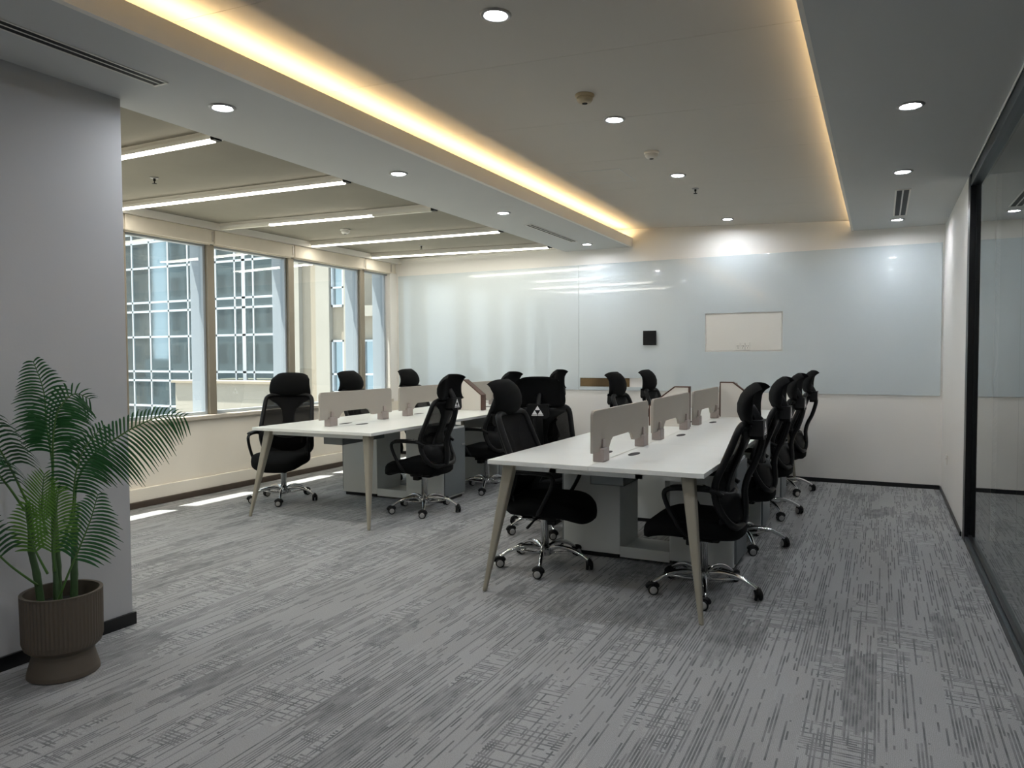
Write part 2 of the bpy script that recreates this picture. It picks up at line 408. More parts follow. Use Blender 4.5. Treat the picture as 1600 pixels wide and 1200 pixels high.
for k, y in enumerate((4.33, 5.855, 7.90)):
    downlight(.117, y, ZC, 'round recessed downlight in the right soffit, %s to the camera' % ordn[k], 'downlights of the right soffit')

for x, nm in ((-1.46, 'raised tray'), (.117, 'right soffit')):  # extra downlights added out of view to brighten the foreground
    for y in (2.787, 1.24, -.31, -1.86):
        if y > 2 and x < 0: continue
        downlight(x, y, ZC if x != -1.46 else tray_z(x), 'round recessed downlight of the %s, added out of view, %s' % (nm, {2.787: 'just above the camera', 1.24: 'over the camera', -.31: 'first behind the camera', -1.86: 'nearest to the near wall'}[y]), 'unseen downlights of the ' + nm, math.atan(TILT) if x == -1.46 else 0)

# ------------------------------------------------------------------ ceiling vents, detectors, sprinklers
def vent(x, y0, y1, hw, lab):
    t = empty('air_vent', (x, (y0+y1)/2, ZC), label=lab, cat='air vent')
    L = (y1-y0)/2; f = MB()
    for a, b in ((-hw, -hw*.78), (-hw*.10, hw*.10), (hw*.78, hw)): f.box((a, -L, -.004), (b, L, 0), 'plastic')
    f.box((-hw, -L-.012, -.006), (hw, -L, 0), 'plastic'); f.box((-hw, L, -.006), (hw, L+.012, 0), 'plastic')
    f.build('frame', t)
    for s in (-1, 1):
        MB().box((s*hw*.10, -L, -.003), (s*hw*.78, L, -.0005), 'slot').build('slot', t)
vent(-3.005, .3, 2.38, .045, 'long twin slot air vent in the left soffit above the plant wall')
vent(-3.065, 6.51, 7.69, .04, 'twin slot air vent in the left soffit near the back wall')
vent(.135, 6.49, 7.66, .055, 'twin slot air vent in the right soffit between two downlights')
def detector(x, y, z, m, lab, s=1.0):
    t = empty('smoke_detector', (x, y, z), label=lab, cat='smoke detector')
    MB().lathe([(.052*s, 0), (.052*s, -.012*s), (.046*s, -.016*s)], m, 28).build('base', t)
    MB().lathe([(.044*s, -.015*s), (.044*s, -.030*s), (.034*s, -.043*s), (.016*s, -.048*s), (0, -.048*s)], m, 28).build('housing', t)
    MB().lathe([(.016*s, -.047*s), (.014*s, -.051*s), (0, -.051*s)], 'slot', 16).build('sensor', t)
detector(-1.47, 3.85, tray_z(-1.47), 'plastic_beige', 'round beige smoke detector in the raised tray, nearer to the camera')
detector(-1.46, 5.13, tray_z(-1.46), 'plastic', 'round white smoke detector in the raised tray, farther from the camera')
detector(-5.0, 6.15, 2.665, 'plastic', 'round white smoke detector on the grey window bay ceiling')
def sprinkler(x, y, z, lab):
    t = empty('sprinkler', (x, y, z), label=lab, cat='sprinkler')
    MB().lathe([(.03, 0), (.028, -.006), (.014, -.009)], 'rim', 20).build('escutcheon', t)
    MB().lathe([(.009, 0), (.009, -.025), (.004, -.028), (.004, -.042)], 'dark_plastic', 12).build('body', t)
    MB().lathe([(.0, -.042), (.016, -.042), (.016, -.045), (0, -.045)], 'dark_plastic', 16).build('deflector', t)
sprinkler(-1.44, 6.41, tray_z(-1.44), 'small sprinkler head in the raised tray between two downlights')
sprinkler(-4.8, 3.74, 2.665, 'sprinkler head on the grey window bay ceiling beside the nearest lights')
sprinkler(-4.92, 7.45, 2.665, 'sprinkler head on the grey window bay ceiling near the back wall')
t = empty('access_panel', (-2.05, 5.75, tray_z(-2.05)-.0015), label='flush square access panel in the raised ceiling tray', cat='access panel'); t.rotation_euler = (0, math.atan(TILT), 0)
f = MB()
for a, b, c, d in ((-.22,-.22,.22,-.214),(-.22,.214,.22,.22),(-.22,-.22,-.214,.22),(.214,-.22,.22,.22)): f.box((a,b,-.001),(c,d,.001), 'ceil')
f.build('frame', t); MB().box((-.213,-.213,-.0005),(.213,.213,.001),'ceil_in').build('panel', t)

# ------------------------------------------------------------------ back wall: back-painted glass, cut-outs, plates
def glass_board(name, x0, x1, z0, z1, holes, lab):
    g = MB(); xs = sorted({x0, x1} | {h[0] for h in holes} | {h[1] for h in holes}); zs = sorted({z0, z1} | {h[2] for h in holes} | {h[3] for h in holes})
    nx, nz = len(xs), len(zs); y0, y1 = YB-.012, YB-.001
    def solid(i, j):
        if not (0 <= i < nx-1 and 0 <= j < nz-1): return False
        cx, cz = (xs[i]+xs[i+1])/2, (zs[j]+zs[j+1])/2
        return not any(h[0] < cx < h[1] and h[2] < cz < h[3] for h in holes)
    for i in range(nx-1):
        for j in range(nz-1):
            if not solid(i, j): continue
            a, b, c, d = xs[i], xs[i+1], zs[j], zs[j+1]
            g.poly([(a,y0,c),(b,y0,c),(b,y0,d),(a,y0,d)], [(0,1,2,3)], 'bglass'); g.poly([(a,y1,c),(b,y1,c),(b,y1,d),(a,y1,d)], [(3,2,1,0)], 'bglass')
            if not solid(i-1, j): g.poly([(a,y0,c),(a,y1,c),(a,y1,d),(a,y0,d)], [(0,1,2,3)], 'bglass')
            if not solid(i+1, j): g.poly([(b,y0,c),(b,y1,c),(b,y1,d),(b,y0,d)], [(0,1,2,3)], 'bglass')
            if not solid(i, j-1): g.poly([(a,y0,c),(b,y0,c),(b,y1,c),(a,y1,c)], [(0,1,2,3)], 'bglass')
            if not solid(i, j+1): g.poly([(a,y0,d),(b,y0,d),(b,y1,d),(a,y1,d)], [(0,1,2,3)], 'bglass')
    return tag(g.build(name), lab, 'glass board')
glass_board('glass_board', -5.93, -3.289, .93, 2.435, [], 'glossy pale green glass board on the back wall, left of the seam')
glass_board('glass_board', -3.285, XR-.02, .93, 2.435, [(-1.772, -.948, 1.379, 1.808), (-3.27, -2.49, .97, 1.076)],
            'long glossy pale green glass board right of the seam, with a white cut-out')
w = tag(MB().box((-3.268, YB-.007, .972), (-2.65, YB-.001, 1.074), 'brass').build('media_slot', bevel=.001), 'narrow brown metallic slot at the lower edge of the glass board', 'wall slot')
tag(MB().box((-2.48, YB-.034, 1.463), (-2.327, YB-.0125, 1.628), 'dark_plastic').build('control_panel', bevel=.004), 'small square black control panel on the back glass board', 'control panel')
tag(MB().box((-1.76, YB-.004, 1.392), (-.96, YB, 1.796), 'plastic').build('cover_plate', bevel=.001), 'white rectangular cover plate inside the cut-out of the glass board', 'cover plate')
t = empty('triple_socket', (-1.36, YB-.004, 1.437), label='white three gang socket low on the white cover plate', cat='socket')
for k in range(3):
    MB().box((-.075+.05*k, -.012, -.042), (-.027+.05*k, 0, .042), 'plastic').build('socket_plate', t, bevel=.003)
    q = MB()
    for dx in (-.008, .008): q.box((-.051+.05*k+dx-.002, -.0125, -.004), (-.051+.05*k+dx+.002, -.0115, .012), 'slot')
    q.box((-.055+.05*k, -.0125, -.022), (-.047+.05*k, -.0115, -.014), 'slot'); q.build('socket_holes', t)
t = empty('wall_socket', (XR, 7.70, .39), label='small white socket low on the right wall', cat='socket')
MB().box((-.009, -.043, -.043), (0, .043, .043), 'plastic').build('plate', t, bevel=.003)
q = MB(); q.box((-.0095, -.012, .0), (-.0085, -.006, .016), 'slot'); q.box((-.0095, .006, .0), (-.0085, .012, .016), 'slot'); q.build('socket_holes', t)

# ------------------------------------------------------------------ right glass partition and the room behind
GX = .577
f = MB()
f.box((XR-.002, 6.10, .0), (GX+.004, 6.24, ZC), 'frame_black'); struct(f, 'trim_3', bevel=.004)
f = MB(); f.box((XR, YN, 0), (GX+.045, 6.10, .045), 'rail_grey'); f.box((GX-.012, YN, .045), (GX+.012, 6.10, .06), 'frame_black'); struct(f, 'trim_4', bevel=.003)
f = MB(); f.box((XR, YN, 2.515), (GX+.045, 6.10, ZC), 'rail_grey'); f.box((XR-.006, YN, 2.595), (XR, 6.10, ZC), 'beam'); struct(f, 'trim_5', bevel=.003)
wn = 1
for a, b in ((6.10, 5.05), (5.045, 4.14), (4.135, 3.23), (3.225, 2.0), (1.995, .6), (.595, -.8), (-.805, YN)):
    g = MB(); g.poly([(GX, a, .05), (GX, b, .05), (GX, b, 2.53), (GX, a, 2.53)], [(0,1,2,3)], 'pglass')
    struct(g, 'window_%d' % wn); wn += 1
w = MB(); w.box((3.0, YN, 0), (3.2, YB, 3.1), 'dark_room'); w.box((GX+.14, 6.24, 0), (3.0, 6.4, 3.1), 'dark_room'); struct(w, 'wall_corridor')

# ------------------------------------------------------------------ windows of the outer wall
YM = [2.52, 3.30, 4.30, 5.268, 6.385, 7.665, 8.24]     # mullion centres
xg = -6.03
for i, (a, b) in enumerate(zip(YM, YM[1:])):
    t = empty('window_%d' % (wn+i), (xg, (a+b)/2, .775), kind='structure')
    h = (b-a)/2
    g = MB(); g.poly([(0, -h, 0), (0, h, 0), (0, h, 1.7), (0, -h, 1.7)], [(0,1,2,3)], 'glass'); g.build('pane', t)
    f = MB(); f.box((-.03, -h, 0), (.03, h, .03), 'white_al'); f.box((-.03, -h, 1.66), (.03, h, 1.70), 'white_al')
    f.box((-.03, h-.072, .03), (.03, h-.045, 1.66), 'white_al'); f.box((-.03, -h+.045, .03), (.03, -h+.062, 1.66), 'white_al'); f.build('window_frame', t)
for i, y in enumerate(YM[1:-1]):
    struct(MB().box((XW-.10, y-.043, .775), (XW-.015, y+.043, 2.456), 'khaki'), 'trim_%d' % (6+i), bevel=.004)
# outer sun fins between the windows and the slab edge above them
for i, y in enumerate(YM[1:]):
    tag(MB().box((-6.225, y-.035, .2), (-6.065, y+.02, 3.1), 'white_al').build('window_fin', bevel=.004),
        ['white outer window fin hidden behind the plant wall', 'white outer window fin at the left edge of the first window', 'white sunlit fin between the first and second windows', 'white sunlit fin between the second and third windows', 'white sunlit fin between the third and fourth windows', 'white fin at the corner by the back wall'][i], 'window fin', 'outer window fins')
w = MB(); w.box((-6.30, YP, 2.60), (-6.06, YB+.2, 3.1), 'white_al'); w.box((-6.29, YP, .60), (-6.255, YB+.2, .745), 'white_al'); struct(w, 'trim_20', bevel=.005)
# roller blinds, rolled up
yb = [2.47, 3.30, 4.30, 5.268, 6.385, 7.665, 8.235]
for i, (a, b) in enumerate(zip(yb, yb[1:])):
    if i == 0: continue
    t = empty('roller_blind', (-5.93, (a+b)/2, 2.46), cat='roller blind', group='rolled up window blinds',
              label='beige rolled up blind box above the ' + ['', 'window next to the plant wall', 'first full window', 'second window', 'third window', 'narrow corner window'][i])
    h = (b-a)/2 - .006
    MB().box((-.04, -h, 0), (.02, h, .138), 'blind').build('cassette', t, bevel=.008)
    MB().tube([(-.02, -h+.02, -.004), (-.02, h-.02, -.004)], .008, 'blind', 8).build('bottom_bar', t)
    MB().box((.02, h-.028, .02), (.026, h-.006, .12), 'sill').build('bracket', t, bevel=.002)

# ------------------------------------------------------------------ task chair (faces +x)
def prof(z):       # x of the backrest sheet
    P = [(.42, -.215), (.47, -.185), (.53, -.15), (.60, -.130), (.67, -.135), (.75, -.168), (.85, -.208), (.97, -.252)]
    if z <= P[0][0]: return P[0][1]
    for (a, xa), (b, xb) in zip(P, P[1:]):
        if z <= b: return xa + (xb-xa)*(z-a)/(b-a)
    return P[-1][1]
def sm(pts, k=4, closed=False):    # Catmull-Rom resample
    pts = [Vector(p) for p in pts]; n = len(pts); o = []
    for i in range(n if closed else n-1):
        if closed: p0, p1, p2, p3 = pts[i-1], pts[i], pts[(i+1) % n], pts[(i+2) % n]
        else: p0, p1, p2, p3 = pts[max(i-1, 0)], pts[i], pts[i+1], pts[min(i+2, n-1)]
        for j in range(k):
            t = j/k; o.append(.5*((2*p1)+(p2-p0)*t+(2*p0-5*p1+4*p2-p3)*t*t+(3*p1-p0-3*p2+p3)*t**3))
    if not closed: o.append(pts[-1])
    return o
def bx(y, z): return prof(z) + .025*(y/.24)**2
def make_chair():
    t = empty('office_chair')
    # seat cushion
    s = MB(); rings = [(.345, .78), (.348, .92), (.366, .99), (.395, 1.0), (.425, .985), (.440, .94), (.450, .82), (.453, .5), (.453, .0)]
    pts = []; seg = 40; faces = []
    for z, k in rings:
        for j in range(seg):
            a = 2*math.pi*j/seg; c, d = math.cos(a), math.sin(a)
            x = .275*k*math.copysign(abs(c)**.62, c); y = .25*k*math.copysign(abs(d)**.62, d)
            y *= 1 - .10*max(0, -x/.275)
            zz = z + .012*(abs(y)/.25)**2*(k > .3) - (.045*max(0, (x-.10)/.155)**2) - .008*max(0, -(x+.1)/.15)
            pts.append((x+.045, y, zz))
    n = len(rings)
    for i in range(n-1):
        for j in range(seg): faces.append((i*seg+j, i*seg+(j+1) % seg, (i+1)*seg+(j+1) % seg, (i+1)*seg+j))
    faces.append(tuple(range(seg))[::-1]); s.poly(pts, faces, 'fabric', None, True); s.build('seat', t)
    # backrest frame and mesh
    out = [(0,.980),(.11,.979),(.180,.972),(.216,.945),(.226,.87),(.234,.76),(.239,.66),(.238,.56),(.222,.47),(.16,.425),(.07,.418)]
    loop = [(bx(y, z), y, z) for y, z in out] + [(bx(y, z), -y, z) for y, z in out[1:][::-1]] 
    lp = sm(loop, 3, True)
    MB().tube(lp, .0195, 'dark_plastic', 8, closed=True).build('back_frame', t)
    q = MB(); zs = [.425+.55*i/18 for i in range(19)]
    def hw(z):
        O = [(.418, .07)] + [(b, a) for a, b in out[::-1][1:]]
        for (a, wa), (b, wb_) in zip(O, O[1:]):
            if z <= b: return wa + (wb_-wa)*(z-a)/(max(b-a, 1e-6))
        return .10
    pts = []; faces = []
    for z in zs:
        h_ = hw(z)
        for j in range(13):
            y = h_*(-1+2*j/12); pts.append((bx(y, z)+.002, y, z))
    for i in range(18):
        for j in range(12): faces.append((i*13+j, i*13+j+1, (i+1)*13+j+1, (i+1)*13+j))
    m = q.poly(pts, faces, 'bmesh_', None, True).build('back_mesh', t)
    sd = m.modifiers.new('thick', 'SOLIDIFY'); sd.thickness = .002
    tag(m, 'see-through black mesh of the backrest')
    # Y shaped brace hugging the mesh, and the outer spine
    half = [(.200,.965),(.195,.935),(.125,.895),(.068,.84),(.048,.75),(.055,.69),(.10,.63),(.115,.585),(.105,.54),(.06,.52)]
    q = MB(); pts = []; faces = []
    for y, z in half:
        for sgn in (-1, -.5, 0, .5, 1):
            for off in (-.010, -.024): pts.append((bx(y*sgn, z)+off, y*sgn, z))
    n = len(half)
    for i in range(n-1):
        for j in range(4):
            a = i*10+j*2; b = a+2; c = a+10; d = b+10
            faces += [(a, b, d, c), (a+1, c+1, d+1, b+1)]
        for j in (0, 8): a = i*10+j; faces.append((a, a+1, a+11, a+10))
    for i in (0, n-1):
        for j in range(4): a = i*10+j*2; faces.append((a, a+2, a+3, a+1))
    q.poly(pts, faces, 'dark_plastic', None, True); q.build('back_brace', t)
    sp = sm([(-.262,0,.960),(-.295,0,.950),(-.312,0,.915),(-.308,0,.86),(-.278,0,.76),(-.240,0,.68),(-.222,0,.60),(-.228,0,.50),(-.218,0,.43),(-.175,0,.37),(-.13,0,.335),(-.02,0,.33)], 3)
    k = len(sp); rs = [.036 + .012*max(0, (i/k-.55))*2 for i in range(k)]
    MB().tube(sp, rs, 'dark_plastic', 12, flat=.5).build('spine', t)
    # lower shell that wraps from the arms round the back to under the seat
    S_ = [(.655, -.140, .243), (.635, -.165, .240), (.60, -.188, .235), (.55, -.206, .225), (.48, -.226, .21), (.42, -.215, .20), (.36, -.175, .19), (.338, -.11, .17), (.335, -.03, .14)]
    q = MB(); pts = []; faces = []; n = len(S_); W_ = 9
    for off in (0, .014):
        for i, (z, x, h_) in enumerate(S_):
            for j in range(W_):
                u = -1+2*j/(W_-1); cut = .085*(1-abs(u)**1.5)*max(0, 1-i/2.2)
                pts.append((x + .085*u*u*(1 if i < 7 else .3) + off*(1 if i < 6 else 0), h_*u, z - cut - off*(1 if i >= 6 else 0)*.6))
    for o_ in (0, n*W_):
        for i in range(n-1):
            for j in range(W_-1): a = o_+i*W_+j; faces.append((a, a+1, a+W_+1, a+W_))
    for i in range(n-1):
        for j in (0, W_-1): a = i*W_+j; faces.append((a, a+W_, a+W_+n*W_, a+n*W_))
    for j in range(W_-1):
        for i in (0, n-1): a = i*W_+j; faces.append((a, a+1, a+1+n*W_, a+n*W_))
    q.poly(pts, faces, 'dark_plastic', None, True).build('back_shell', t)
    # lumbar pad
    q = MB(); pts = []; faces = []
    for i in range(7):
        v = -1+2*i/6
        for j in range(11):
            u = -1+2*j/10; y = .15*u; z = .565+.05*v*(1-.15*u*u); b = max(0, (1-abs(u)**3)*(1-abs(v)**3))
            pts.append((bx(y, z)-.006-.0*b, y, z))
    for i in range(7):
        v = -1+2*i/6
        for j in range(11):
            u = -1+2*j/10; y = .15*u; z = .565+.05*v*(1-.15*u*u); b = max(0, (1-abs(u)**3)*(1-abs(v)**3))
            pts.append((bx(y, z)-.010-.028*b, y, z))
    for o in (0, 77):
        for i in range(6):
            for j in range(10): a = o+i*11+j; faces.append((a, a+1, a+12, a+11))
    for i in range(6): faces += [(i*11, i*11+11, i*11+88, i*11+77), (i*11+10, i*11+21, i*11+98, i*11+87)]
    for j in range(10): faces += [(j, j+1, j+78, j+77), (66+j, 67+j, 144+j, 143+j)]
    q.poly(pts, faces, 'fabric', None, True).build('lumbar_pad', t)
    # headrest: crescent in side view, wings curving back
    q = MB(); pts = []; faces = []; NU, NV = 15, 11
    HP = [(0, -.226, .026), (.10, -.200, .054), (.28, -.182, .076), (.5, -.182, .078), (.7, -.198, .064), (.85, -.222, .046), (.95, -.246, .030), (1, -.268, .014)]
    def ip(v, c):
        for p0, p1 in zip(HP, HP[1:]):
            if v <= p1[0]+1e-9: return p0[c] + (p1[c]-p0[c])*(v-p0[0])/(p1[0]-p0[0])
    for side in (0, 1):
        for i in range(NV):
            v = i/(NV-1)
            for j in range(NU):
                u = -1+2*j/(NU-1)
                wid = .200 - .022*v - .024*max(0, v-.8)/.2 - .010*max(0, .15-v)/.15
                zz = .968 + .224*v - .030*(u**4)*v + .012*(u**4)*(1-v)
                tk = ip(v, 2)*(1-abs(u)**6*.75)
                x = ip(v, 1) - .062*u*u - (tk if side else 0)
                pts.append((x, wid*u, zz))
    S = NU*NV
    for o in (0, S):
        for i in range(NV-1):
            for j in range(NU-1): a = o+i*NU+j; faces.append((a, a+1, a+NU+1, a+NU))
    for i in range(NV-1): faces += [(i*NU, (i+1)*NU, S+(i+1)*NU, S+i*NU), (i*NU+NU-1, (i+1)*NU+NU-1, S+(i+1)*NU+NU-1, S+i*NU+NU-1)]
    for j in range(NU-1): faces += [(j, j+1, S+j+1, S+j), (S-NU+j, S-NU+j+1, 2*S-NU+j+1, 2*S-NU+j)]
    hd = q.poly(pts, faces, 'fabric', None, True).build('headrest', t)
    q = MB(); q.tube(sm([(-.300, 0, .92), (-.298, 0, .97), (-.275, 0, 1.02), (-.25, 0, 1.06)], 3), .028, 'dark_plastic', 8, flat=.5)
    q.prism([(-.085, -.045), (-.06, -.065), (.06, -.065), (.085, -.045), (.075, .038), (-.075, .038)], .07, 'dark_plastic', at(-.258, 0, .952, R_(90), 0, R_(-90)))
    st = q.build('headrest_stem', t)
    # silver triangular emblem on the back of the stem: an outline with a smaller triangle split out of it
    q = MB(); mwe = at(-.3285, 0, .945, R_(90), 0, R_(-90)) @ Matrix.Diagonal((1.7, 1.6, 1, 1))
    def tri(cx, cy, r): return [(cx, cy+r), (cx-.9*r, cy-.6*r), (cx+.9*r, cy-.6*r)]
    for cx, cy in ((0, .011), (-.0125, -.009), (.0125, -.009)):
        q.prism(tri(cx, cy, .0125), .0015, 'logo', mwe)
    q.prism([(-.027, -.019), (.027, -.019), (.024, -.022), (-.024, -.022)], .0015, 'logo', mwe)
    tag(q.build('emblem', st), 'silver triangular emblem')
    # armrests
    for sgn in (-1, 1):
        a = MB()
        a.tube(sm([(-.15, .245*sgn, .60), (-.10, .262*sgn, .628), (-.02, .272*sgn, .634), (.08, .276*sgn, .632), (.135, .274*sgn, .622), (.155, .272*sgn, .595), (.14, .27*sgn, .54), (.105, .265*sgn, .47), (.06, .25*sgn, .395), (.0, .19*sgn, .352)], 4), .0135, 'dark_plastic', 8)
        ar = a.build('armrest', t)
        MB().tube(sm([(-.09, .264*sgn, .642), (-.03, .274*sgn, .646), (.06, .278*sgn, .645), (.12, .276*sgn, .638)], 3), [.016]+[.024]*8+[.016], 'dark_plastic', 10, flat=.4).build('arm_pad', ar)
    # mechanism, lever, column
    q = MB(); q.box((-.10, -.075, .305), (.10, .075, .36), 'dark_plastic'); q.box((.03, -.05, .27), (.09, .05, .305), 'dark_plastic')
    mc = q.build('seat_mechanism', t, bevel=.008)
    MB().tube([(.0, -.07, .325), (-.01, -.16, .318), (-.02, -.25, .29)], [.006, .006, .009], 'dark_plastic', 8).build('tilt_lever', mc)
    MB().lathe([(.026, .10), (.026, .285), (.033, .290), (.033, .31)], 'chrome', 20).build('gas_column', t)
    # five star base
    b = MB(); b.lathe([(.022, .062), (.036, .066), (.038, .105), (.030, .122), (.027, .124)], 'chrome', 20)
    for k in range(5):
        r = Matrix.Rotation(2*math.pi*k/5, 4, 'Z')
        b.tube(sm([(.02, 0, .108), (.09, 0, .128), (.17, 0, .122), (.24, 0, .098), (.29, 0, .068), (.303, 0, .058)], 2), [.014]*6+[.012]*3+[.010]*2, 'chrome', 8, mw=r)
        b.tube([(.02, 0, .078), (.10, 0, .090), (.185, 0, .106)], [.010, .009, .006], 'chrome', 8, mw=r)
    bs = b.build('star_base', t)
    for k in range(5):
        a = 2*math.pi*k/5; c = MB(); sw = at(0, 0, 0, 0, 0, random.uniform(0, 6.28))
        c.tube([(0,0,.075),(0,0,.048)], .006, 'chrome', 8)
        for sgn in (-1, 1):
            c.lathe([(0, -.0095), (.021, -.0095), (.0275, -.007), (.0298, 0), (.0275, .007), (.021, .0095), (0, .0095)], 'dark_plastic', 18, sw @ at(.012, .0135*sgn, .0300, R_(90)))
            c.lathe([(.013, .0), (.021, .0), (.021, .0018), (.013, .0018)], 'rim', 18, sw @ at(.012, .0230*sgn if sgn > 0 else -.0230, .0300, R_(-90*sgn)))
        c.tube(sm([(-.020, 0, .036), (-.012, 0, .054), (.006, 0, .062), (.028, 0, .056), (.041, 0, .042)], 2), [.010]+[.016]*7+[.010], 'dark_plastic', 8, mw=sw)
        o = c.build('caster', bs); o.location = (.303*math.cos(a), .303*math.sin(a), 0)
    return t
CHAIR = make_chair(); cf = [True]
def chair(x, y, deg, base_deg, lab, grp):
    o = CHAIR if cf[0] else copy_tree(CHAIR); cf[0] = False
    o.location = (x, y, 0); o.rotation_euler = (0, 0, R_(deg)); tag(o, lab, 'chair', grp)
    for c in o.children:
        if c.name.startswith('star_base'): c.rotation_euler = (0, 0, R_(base_deg-deg))
gR, gL = 'task chairs at the right desk row', 'task chairs at the left desk row'
chair(-1.916, 4.30, 3, 0, 'black task chair seen side on at the near left side of the right desk', gR)
chair(-2.305, 5.16, 106, 20, 'black task chair left of the right desk, silver emblem on its turned back', gR)
chair(-1.93, 6.57, 0, 54, 'black task chair whose headrest shows before the slot end, above the right desk screens', gR)
chair(-1.96, 7.72, 0, 30, 'black task chair with headrest above the second right desk screen, under the black panel', gR)
chair(-.884, 4.18, 180, -4, 'black task chair nearest to the camera, right side of the right desk', gR)
chair(-.875, 5.37, 181, 8, 'black task chair right of the right desk, second from the camera', gR)
chair(-.88, 6.51, 178, 18, 'black task chair right of the right desk, third from the camera', gR)
chair(-.87, 7.67, 181, 18, 'black task chair right of the right desk, farthest from the camera', gR)
chair(-4.99, 5.20, -62, 19, 'black task chair facing the camera at the left corner of the left desk', gL)
chair(-4.87, 6.38, 0, 40, 'black task chair behind the first screen of the left desk, headrest before the windows', gL)
chair(-4.92, 7.56, 0, 15, 'black task chair behind the second left desk screen, headrest before the glass board', gL)
chair(-3.53, 5.36, 182, 14, 'black task chair at the near right side of the left desk', gL)
chair(-3.52, 6.48, 180, 3, 'black task chair right of the left desk, second from the camera', gL)
chair(-3.50, 7.62, 180, 20, 'farthest chair right of the left desk, only its headrest tip showing', gL)

# ------------------------------------------------------------------ bench desks
def rounded_leg(x0, y0, x1, y1):
    l = MB(); p = []
    for (x, y, z, h) in ((x1, y1, 0, .012), (x0, y0, .722, .034)): p += [(x-h, y-h, z), (x+h, y-h, z), (x+h, y+h, z), (x-h, y+h, z)]
    return l.poly(p, [(0,3,2,1),(4,5,6,7),(0,1,5,4),(1,2,6,5),(2,3,7,6),(3,0,4,7)], 'leg')
def bench(loc, rz, W, L, n, lab):
    t = empty('bench_desk', loc, rz, label=lab, cat='desk'); h = W/2; p = L/n
    for k in range(n):
        for s in (-1, 1):
            o = MB(); o.box((min(0, s*h)+(.0 if s < 0 else .0005), p*k+.0006*(k > 0), .725), (max(0, s*h)-(.0005 if s < 0 else 0), p*(k+1), .75), 'desk')
            o.build('desktop', t, bevel=.002)
            g = MB(); yc = p*(k+.5); xg_ = s*.075 if s > 0 else s*.10
            g.prism([(xg_+.028*math.cos(a)*1.0, yc+.085*math.sin(a)) for a in [2*math.pi*i/20 for i in range(20)]], .0012, 'slot', at(0, 0, .7502)); g.build('cable_grommet', t)
    for s in (-1, 1):
        rounded_leg(s*(h-.10), .10, s*(h+.0), -.04).build('leg', t, bevel=.009)
        rounded_leg(s*(h-.10), L-.10, s*(h-.02), L-.02).build('leg', t, bevel=.009)
    b = MB()
    for s in (-1, 1): b.box((s*.25-.02, .10, .685), (s*.25+.02, L-.10, .725), 'ped')
    for y in (.12, L-.12): b.box((-h+.08, y-.02, .685), (h-.08, y+.02, .725), 'ped')
    b.build('under_frame', t)
    for k in range(n):
        c = MB(); y0 = p*k+.30; y1 = p*(k+1)-.30
        c.box((-.10, y0, .600), (.10, y1, .604), 'ped_dark')
        for x in (-.10, .096): c.box((x, y0, .6), (x+.004, y1, .69), 'ped_dark')
        for y in (y0, y1-.004): c.box((-.10, y, .6), (.10, y+.004, .68), 'ped_dark')
        c.build('cable_tray', t)
    return t
DR = (-1.395, 3.70); DLf = (-4.135, 4.60); RL = R_(1.2)
bench((*DR, 0), 0, 1.226, 4.64, 4, 'long white bench desk on the right with four screens along its middle')
bench((*DLf, 0), RL, 1.22, 3.6, 3, 'long white bench desk on the left near the windows')
def on(d, rz, x, y):
    return (d[0] + x*math.cos(rz) - y*math.sin(rz), d[1] + x*math.sin(rz) + y*math.cos(rz))
def support(d, rz, y, lab):
    X, Y = on(d, rz, 0, y); t = empty('storage_support', (X, Y, 0), rz, label=lab, cat='cabinet')
    for s, a, b in ((-1, -.53, -.13), (1, .20, .60)):
        c = MB(); c.box((a, -.20, .03), (b, .20, .683), 'ped'); cb = c.build('cabinet', t, bevel=.003)
        MB().box((a+.02, -.185, 0), (b-.02, .185, .03), 'black').build('plinth', cb)
        xo = a if s < 0 else b
        MB().box((xo, -.19, .05), (xo+s*.014, .19, .665), 'ped_dark').build('door', cb, bevel=.002)
        MB().box((xo+s*.014, .12, .50), (xo+s*.022, .18, .515), 'rim').build('handle', cb)
    c = MB(); c.box((-.13, -.195, .03), (.20, .195, .055), 'ped'); c.box((-.13, -.20, .015), (.20, -.19, .085), 'ped'); c.build('low_shelf', t, bevel=.002)
for k, y in enumerate((1.135, 2.27, 3.42)):
    support(DR, 0, y, 'light grey cabinet pair with a low shelf under the right desk, %s from the camera' % ('nearest', 'second', 'third')[k])
for k, y in enumerate((1.30, 2.42)):
    support(DLf, RL, y, 'light grey cabinet pair with a low shelf under the left desk, %s from the camera' % ('nearest', 'second')[k])
def screen(d, rz, x, y0, y1, lab, grp):
    X, Y = on(d, rz, x, (y0+y1)/2); t = empty('desk_screen', (X, Y, .7505), rz, label=lab, cat='desk screen', group=grp); h = (y1-y0)/2
    r = .03; o = [(-h, .058), (-h+.25, .058), (-h+.30, .075), (-h+.36, .118), (.13, .118), (.17, .09), (.19, .06), (h, .058)]
    o = [(-h, .058), (-.30, .058), (-.27, .062), (-.235, .10), (-.20, .118), (.13, .118), (.17, .10), (.20, .062), (.23, .058), (h, .058)]
    for cx, cy, a0 in ((h-r, .29-r, 0), (-h+r, .29-r, 90)):
        for k in range(5): a = R_(a0+22.5*k); o.append((cx+r*math.cos(a), cy+r*math.sin(a)))
    m = Matrix(((0,0,1,-.009),(1,0,0,0),(0,1,0,0),(0,0,0,1)))
    MB().prism(o, .018, 'screen', m).build('panel', t, bevel=.002)
    for yc in (-h+.15, h-.09 if h < .52 else h-.13):
        c = MB(); c.box((-.032, yc-.05, 0), (.032, yc+.05, .075), 'clamp'); c.box((.010, yc-.018, .075), (.022, yc+.018, .125), 'clamp'); c.box((-.022, yc-.018, .075), (-.010, yc+.018, .125), 'clamp')
        c.build('clamp', t, bevel=.004)
